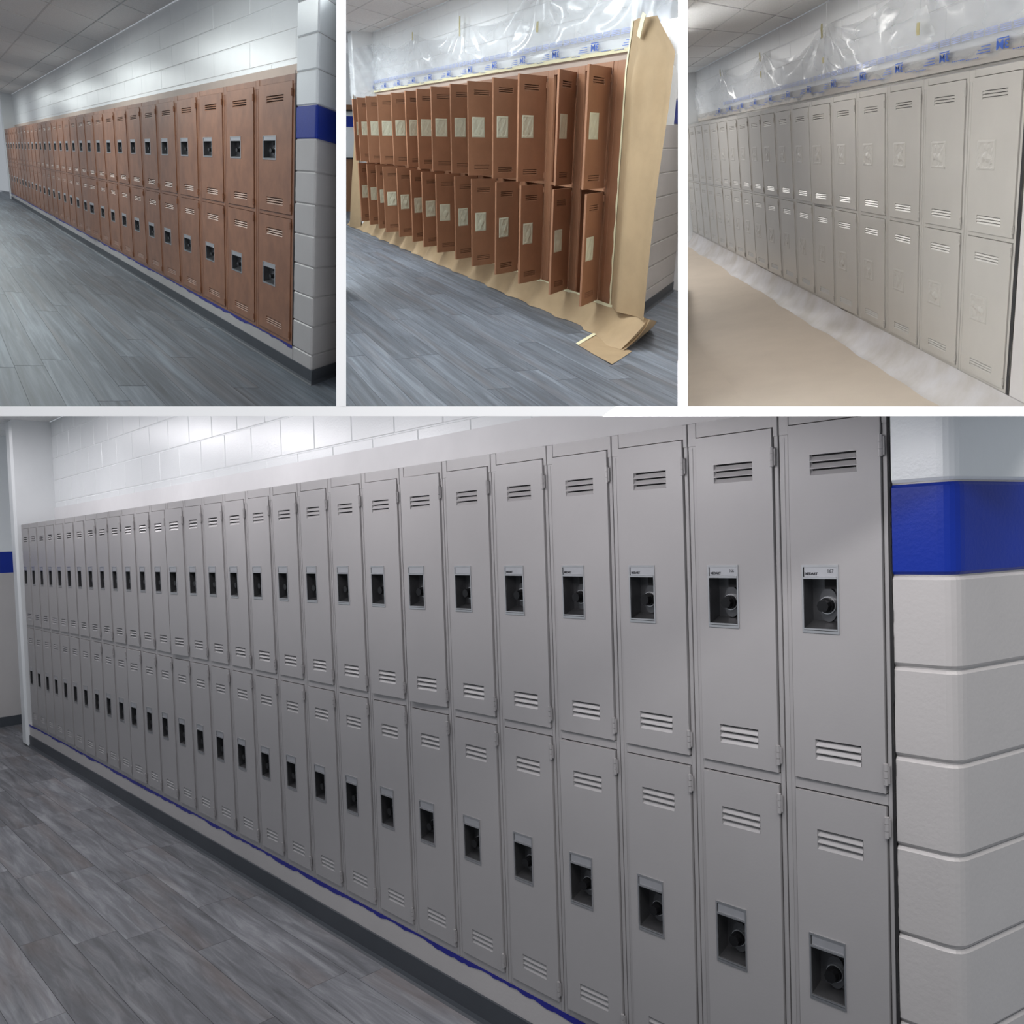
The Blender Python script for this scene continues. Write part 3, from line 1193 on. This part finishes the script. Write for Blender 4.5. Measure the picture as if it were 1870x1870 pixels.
sfilm = sC
tapC = [(-9.45, 2.68), (-6.91, 2.66), (-4.37, 2.66), (-2.07, 2.78), (0.6, 2.80), (XC + 0.05, 2.62)]
fC = film(R_, XC + 0.03, 0.9, 2.05, 2.7, tapC, 0.295, M['film_sprayed'], 420, 34, 'masking_film',
          'clear wrinkled plastic film above the sprayed lockers, overspray along its lower edge', 3)


def film_print(room, parent, x_list, z, y, s, bars, zb):
    me = text_mesh('3M', 0.072, M['print'], s * 0.85, 0.0012, True)
    for x in x_list:
        put(room, 'printed_logo', me, parent, (x, y, z + 0.024))
        b = MB()
        for j, (l, o_) in enumerate(((0.055, 0.030), (0.075, 0.012), (0.085, -0.004))):
            b.box(x - (0.11 + l) * s, x - 0.11 * s, y - 0.0006, y, z + o_ - 0.02, z + o_ - 0.015, 0)
        b.box(x - 0.075 * s, x - 0.005 * s, y - 0.0006, y, z + 0.030, z + 0.037, 0)
        for q in range(7):
            b.box(x + (-0.26 + q * 0.012) * s, x + (-0.252 + q * 0.012) * s, y - 0.0006, y, z - 0.048, z - 0.043, 0)
            b.box(x + (0.02 + q * 0.013) * s, x + (0.029 + q * 0.013) * s, y - 0.0006, y, z - 0.040, z - 0.035, 0)
        put(room, 'printed_line', b.mesh('printed_line', [M['print']]), parent)
    b = MB()
    rnd = random.Random(2)
    x = bars[0]
    while x < bars[1]:
        l = rnd.uniform(0.05, 0.075) * s
        for zz in range(4):
            b.box(x, x + l, y - 0.0005, y, zb + zz * 0.011, zb + zz * 0.011 + 0.006)
        x += l + 0.012 * s
    o = put(room, 'printed_band', b.mesh('printed_band', [M['print_pale']]), parent)
    if o: o['kind'] = 'stuff'


film_print(R_, fC, [0.06 - 0.818 * k for k in range(0, 13)], 2.135, 0.262, sC, (-9.5, 0.8), 2.205)


def tape(room, x, y, z, wd, ht, ang, label, group=None, mat='tape_old'):
    b = MB()
    b.grid(lambda u, v: ((u - 0.5) * wd, -0.003 - 0.003 * math.sin(v * 3.1) - 0.001 * math.sin(v * 9 + x), (v - 0.5) * ht), 2, 6)
    b.box(-wd / 2, wd / 2, -0.003, -0.0015, -ht / 2, ht / 2)
    o = put(room, 'tape_strip', b.mesh('tape_strip', [M[mat]]), None, local=Matrix.Translation((x, y, z)) @ Matrix.Rotation(ang, 4, 'Y'))
    return tag(o, label, 'tape', group)


for k, (x, z, h) in enumerate(((-2.07, 2.36, 0.08), (-4.37, 2.61, 0.12), (-4.35, 2.36, 0.05), (-6.91, 2.62, 0.10), (-6.91, 2.43, 0.07), (-9.45, 2.64, 0.10))):
    tape(R_, x, 0.245, z, 0.024 * sC, h, 0.05, ('yellowed tape strip on the film, nearest to the end of the sprayed row', 'tall yellowed tape strip on the sprayed film, second from the near end',
         'short tape scrap low on the sprayed film under the tall strip', 'yellowed tape strip on the sprayed film, third from the near end',
         'yellowed tape scrap below the third tape strip on the sprayed film', 'yellowed tape strip nearest the far corner of the sprayed film')[k], 'tape strips on the sprayed film')
b = MB()
b.box(XC, 0.9, 0.302, 0.312, 2.0, 2.16)
struct(put(R_, 'trim_2', b.mesh('trim_2', [M['coat']])))

# ================================================================== PREPPED: doors open, masked with paper and film
w = 0.61867
sP = w / 0.305
R_ = 'prepped'
LD = 0.385
DP = locker_set('prepped', w, M['brown_dull'], -0.03, -0.03 - LD, 'taped', 0.075)
DP['w'] = w
XP = -14 * w - 0.30
back_wall(R_, XP, 0.3, sP, 2.98)
b = MB()
b.box(XP - 0.25, XP, -0.06, 0.45, 0.0, 2.98, 0, 0.02)
struct(put(R_, 'wall_left', b.mesh('wall_left', [M['white']])))
PD = (-0.73, 0.68)
pil = pillar(R_, 0.285, 0.36, PD, 2.55, 3.1)
curb(R_, XP, M['beige'])
cove(R_, XP, 0.36, PD, 2.55)
FP = plank_mat('vinyl_planks_prepped_hall', sP, (0.98, 1.04, 1.12))
planks(R_, -16, 4.2, -3.6, 3.2, sP, FP)
ceiling(R_, XP - 3, 0.5, -1.6, 0.31, 2.98, sP, -1.1, -0.55, -7.4)
b = MB()
b.box(XP, 0.27, 0.302, 0.312, 2.0, 2.15)
struct(put(R_, 'trim_2', b.mesh('trim_2', [M['ledge_beige']])))
# plain filler panel between the last locker and the pillar
b = MB()
for a, c in ((0.034, 0.10), (0.102, 0.275)):
    b.box(a, c, 0.0, 0.2, Z_BOT, Z_TOP, 0, 0.002)
tag(put(R_, 'filler_panel', b.mesh('filler_panel', [M['brown_dull']])), 'plain brown steel filler strip between the open lockers and the papered pillar', 'panel')

UP = [(0.257, -.369), (-.30, -.367), (-1.06, -.35), (-1.688, -.341), (-2.359, -.332), (-2.948, -.33), (-3.61, -.328), (-4.208, -.333), (-4.777, -.329),
      (-5.425, -.33), (-6.103, -.328), (-6.756, -.323), (-7.354, -.323), (-7.85, -.33)]
covP = [crinkled(0.43 * LD, 0.185, M['cover'], 70 + k, 0.0025, k % 2 == 0) for k in range(4)]
for n_ in range(14):
    hx = -n_ * w
    dx, dy = UP[n_][0] - hx, -0.34
    a_up = math.atan2(-dy, -dx)                                # closed door points to -X
    dl = dx + (0.05 if n_ not in (1, 12) else (-0.02 if n_ == 1 else 0.16))
    if n_ == 11: dl = 0.22
    a_lo = math.atan2(-dy, -dl)
    lab = 'brown locker with both doors swung open, %s from the kraft-papered pillar' % ordinal(n_ + 1)
    build_column(R_, DP, n_, hx + 0.03, lab, 'brown lockers with open doors', True, 'taped', covers=covP,
                 open_doors={1: (a_up, 1.0), 0: (a_lo, 1.0)}, xr=-0.03)

# film above
sfilm = sP
tapP = [(-6.41, 2.76), (-4.38, 2.70), (-2.05, 2.80), (0.2, 2.95), (-8.4, 2.80), (XP + 0.03, 2.82)]
fP = film(R_, XP + 0.03, 0.27, 2.15, 2.8, tapP, 0.295, M['film'], 380, 34, 'masking_film',
          'clear wrinkled plastic film printed in blue, hung above the open brown lockers', 9)
film_print(R_, fP, [0.06 - 0.812 * k for k in range(0, 12)], 2.195, 0.262, sP, (-9.0, 0.2), 2.255)
b = MB()
b.grid(lambda u, v: (XP + 0.03 + u * 0.01 - 0.02, 0.28 - u * 0.42, 2.06 + v * (0.75 - 0.1 * u)), 20, 20)
for i, v in enumerate(b.v):
    b.v[i] = (v[0] + 0.05 + 0.012 * math.sin(v[1] * 31 + v[2] * 19) + 0.02 * math.sin(v[2] * 11), v[1], v[2])
tag(put(R_, 'masking_film', b.mesh('masking_film', [M['film']], True)), 'plastic film wrapped round the far end wall above the open lockers', 'plastic film')
b = MB()
b.box(XP, 0.27, 0.270, 0.280, 2.128, 2.158)
tag(put(R_, 'tape_strip', b.mesh('tape_strip', [M['tape']])), 'long cream masking tape along the bottom edge of the printed film', 'tape')
for k, (x, z, h) in enumerate(((-2.05, 2.45, 0.09), (-4.38, 2.66, 0.20), (-6.41, 2.72, 0.10))):
    tape(R_, x, 0.245, z, 0.022 * sP, h, 0.04, ('cream tape strip on the printed film, nearest to the papered pillar', 'tall cream tape strip on the printed film, middle of three',
         'cream tape strip on the printed film, nearest its far end')[k], 'tape strips on the printed film')

b = MB()
def pfilm(u, v):
    x, z = 0.275 + 0.85 * u, 2.16 + 0.80 * v - 0.35 * u * u * (1 - v)
    return (x, -0.0065 - 0.003 * math.sin(11 * u + 7 * v) * math.sin(9 * v - 4 * u) - 0.002 * math.sin(23 * u - 6 * v), z)
b.grid(pfilm, 30, 30)
tag(put(R_, 'masking_film', b.mesh('masking_film', [M['film']], True)), 'clear plastic film above the kraft paper on the pillar', 'plastic film')
# kraft paper hung down the pillar, loose at its outer edge
edgeR = [(2.30, 0.62), (2.04, 0.955), (1.70, 0.955), (1.20, 0.915), (0.60, 0.90), (0.24, 0.90)]
edgeT = 2.268
def xr_at(z):
    for (za, xa), (zb, xb) in zip(edgeR, edgeR[1:]):
        if zb <= z <= za:
            u = (za - z) / (za - zb)
            return xa + (xb - xa) * u
    return edgeR[-1][1]
def kraft_fn(u, v):
    z = 0.22 + (edgeT - 0.22) * v
    xl = 0.262 + 0.07 * max(0, (v - 0.85) / 0.15) * 0.8
    x = xl + (xr_at(z) - xl) * u
    y = -0.012 - 0.045 * math.sin(math.pi * min(1, u * 1.15)) ** 2 - 0.018 * math.sin(7 * u + 2.2 * v) * u * (1 - 0.2 * v) - 0.03 * u * u * (1 - v)
    y -= 0.05 * math.exp(-((u - 0.40) / 0.09) ** 2 - ((v - 0.80) / 0.10) ** 2)
    y -= 0.022 * math.exp(-((u - 0.36) / 0.10) ** 2) * min(1, (1 - v) * 3) * (0.6 + 0.4 * v)
    y += 0.03 * math.exp(-((u - 0.80) / 0.10) ** 2 - ((v - 0.72) / 0.14) ** 2)
    return (x, y, z)
b = MB()
b.grid(kraft_fn, 36, 60)
tag(put(R_, 'kraft_paper', b.mesh('kraft_paper', [M['kraft']], True)), 'tall brown kraft paper sheet hung loosely over the pillar beside the open lockers', 'paper')
b = MB()
b.grid(lambda u, v: (0.250 + 0.028 * u + 0.055 * max(0, (v - 0.85) / 0.15) + (0.008 * math.sin(v * 60) * (v < 0.5) * (1 - u)), -0.016 - 0.002 * u, 0.22 + 2.05 * v), 2, 60)
tag(put(R_, 'tape_strip', b.mesh('tape_strip', [M['tape']], True)), 'cream masking tape running down the edge of the hung kraft paper', 'tape')
tape(R_, 0.575, -0.085, 2.215, 0.055, 0.15, 0.42, 'slanted cream tape holding the top of the hung kraft paper', None, 'tape')

# kraft skirt along the floor with its curled end, and the extra patch
def fl_(x):
    return -0.10 * max(0, min(1, (x - 0.0) / 0.6))
b = MB()
b.grid(skirt_fn(-9.9, 0.93, 0.226, -0.012, -0.13, 8, 0.010, w, fl_), 240, 14)
skp = put(R_, 'kraft_skirt', b.mesh('kraft_skirt', [M['kraft']], True))
tag(skp, 'brown kraft paper skirt spread on the floor beneath the open locker doors', 'paper')
b = MB()
b.grid(lambda u, v: (-9.9 + u * 10.75, -0.017 - 0.004 * math.sin(u * 90), 0.212 + 0.026 * v), 120, 1)
tag(put(R_, 'tape_strip', b.mesh('tape_strip', [M['tape']], True)), 'cream tape along the top of the kraft floor skirt', 'tape')
b = MB()
b.grid(lambda u, v: (XP - 0.42 * (1 - v) ** 1.5 + (0.10 + 0.30 * (1 - v)) * u - 0.02, -0.085 - 0.02 * math.sin(5 * v + 3 * u) - 0.12 * (1 - v) ** 2 * (1 - u), 0.01 + 2.08 * v), 8, 30)
tag(put(R_, 'kraft_paper', b.mesh('kraft_paper', [M['kraft']], True)), 'narrow kraft paper hung on the far end wall of the open lockers', 'paper')
# curled end of the skirt: paper sweeping back round the pillar foot
def curl(u, v):
    c = [(0.90, -0.012, 0.226), (0.80, 0.16, 0.19), (0.42, 0.36, 0.09)]
    f = [(0.90, -0.24, 0.004), (0.78, -0.02, 0.004), (0.24, 0.40, 0.004)]
    def bez(p, t): return [p[0][i] * (1 - t) ** 2 + p[1][i] * 2 * t * (1 - t) + p[2][i] * t * t for i in range(3)]
    a, d = bez(f, u), bez(c, u)
    s = v
    q = [a[i] * (1 - s) + d[i] * s for i in range(3)]
    q[2] += 0.03 * math.sin(math.pi * s) * (1 - u)
    q[0] += 0.05 * math.sin(math.pi * s) * (1 - u * 0.5)
    return tuple(q)
b = MB()
b.grid(curl, 16, 12)
tag(put(R_, 'kraft_paper', b.mesh('kraft_paper', [M['kraft']], True)), 'curled kraft paper end wrapping round the foot of the papered pillar', 'paper')
pq = [(0.623, -0.49), (1.317, -0.543), (0.98, -0.18), (0.30, -0.16)]
b = MB()
def patch(u, v):
    x = (pq[0][0] * (1 - u) + pq[1][0] * u) * (1 - v) + (pq[3][0] * (1 - u) + pq[2][0] * u) * v
    y = (pq[0][1] * (1 - u) + pq[1][1] * u) * (1 - v) + (pq[3][1] * (1 - u) + pq[2][1] * u) * v
    return (x, y, 0.003 + 0.004 * u * (1 - v) + 0.0015 * math.sin(u * 9 + v * 5))
b.grid(patch, 14, 10)
tag(put(R_, 'kraft_paper', b.mesh('kraft_paper', [M['kraft']], True)), 'small square of kraft paper lying on the floor before the papered pillar', 'paper')
b = MB()
b.grid(lambda u, v: (0.623 - 0.323 * v - 0.03 + 0.06 * u, -0.49 + 0.33 * v - 0.004 * u, 0.0075 + 0.002 * math.sin(u * 3)), 2, 10)
tag(put(R_, 'tape_strip', b.mesh('tape_strip', [M['tape']], True)), 'cream tape on the edge of the small kraft square on the floor', 'tape')
# far wall at the hallway's end: stripe, wood panel, shelf
far = emptystruct(R_, 'wall_end')
for z0, z1, mt in ((1.06, 1.64, 'white'), (1.64, 1.845, 'blue'), (1.845, 1.93, 'white'), (2.05, 2.98, 'white')):
    b = MB()
    b.box(-13.12, -13.0, -3.2, 1.2, z0, z1)
    put(R_, 'painted_band', b.mesh('painted_band', [M[mt]]), far)
b = MB()
b.box(-13.0, -12.93, -3.2, 1.2, 0.0, 1.035, 0)
b.box(-13.0, -12.90, -3.2, 1.2, 1.035, 1.06, 1)
tag(put(R_, 'wooden_wainscot', b.mesh('wooden_wainscot', [M['wood'], M['dark']])), 'brown wooden counter with dark top at the far end past the open lockers', 'wainscot')
b = MB()
b.box(-13.0, -12.85, -3.2, 1.2, 1.93, 1.96, 1)
b.box(-13.0, -12.88, -3.2, 1.2, 1.96, 2.05, 0)
tag(put(R_, 'wood_rail', b.mesh('wood_rail', [M['wood'], M['dark']])), 'brown wooden rail above the blue stripe at the far end of the open-locker hallway', 'rail')
b = MB()
b.box(-1.62, -1.2, 1.80, 1.88, 0.0, 2.6)
struct(put(R_, 'wall_far', b.mesh('wall_far', [M['white']])))
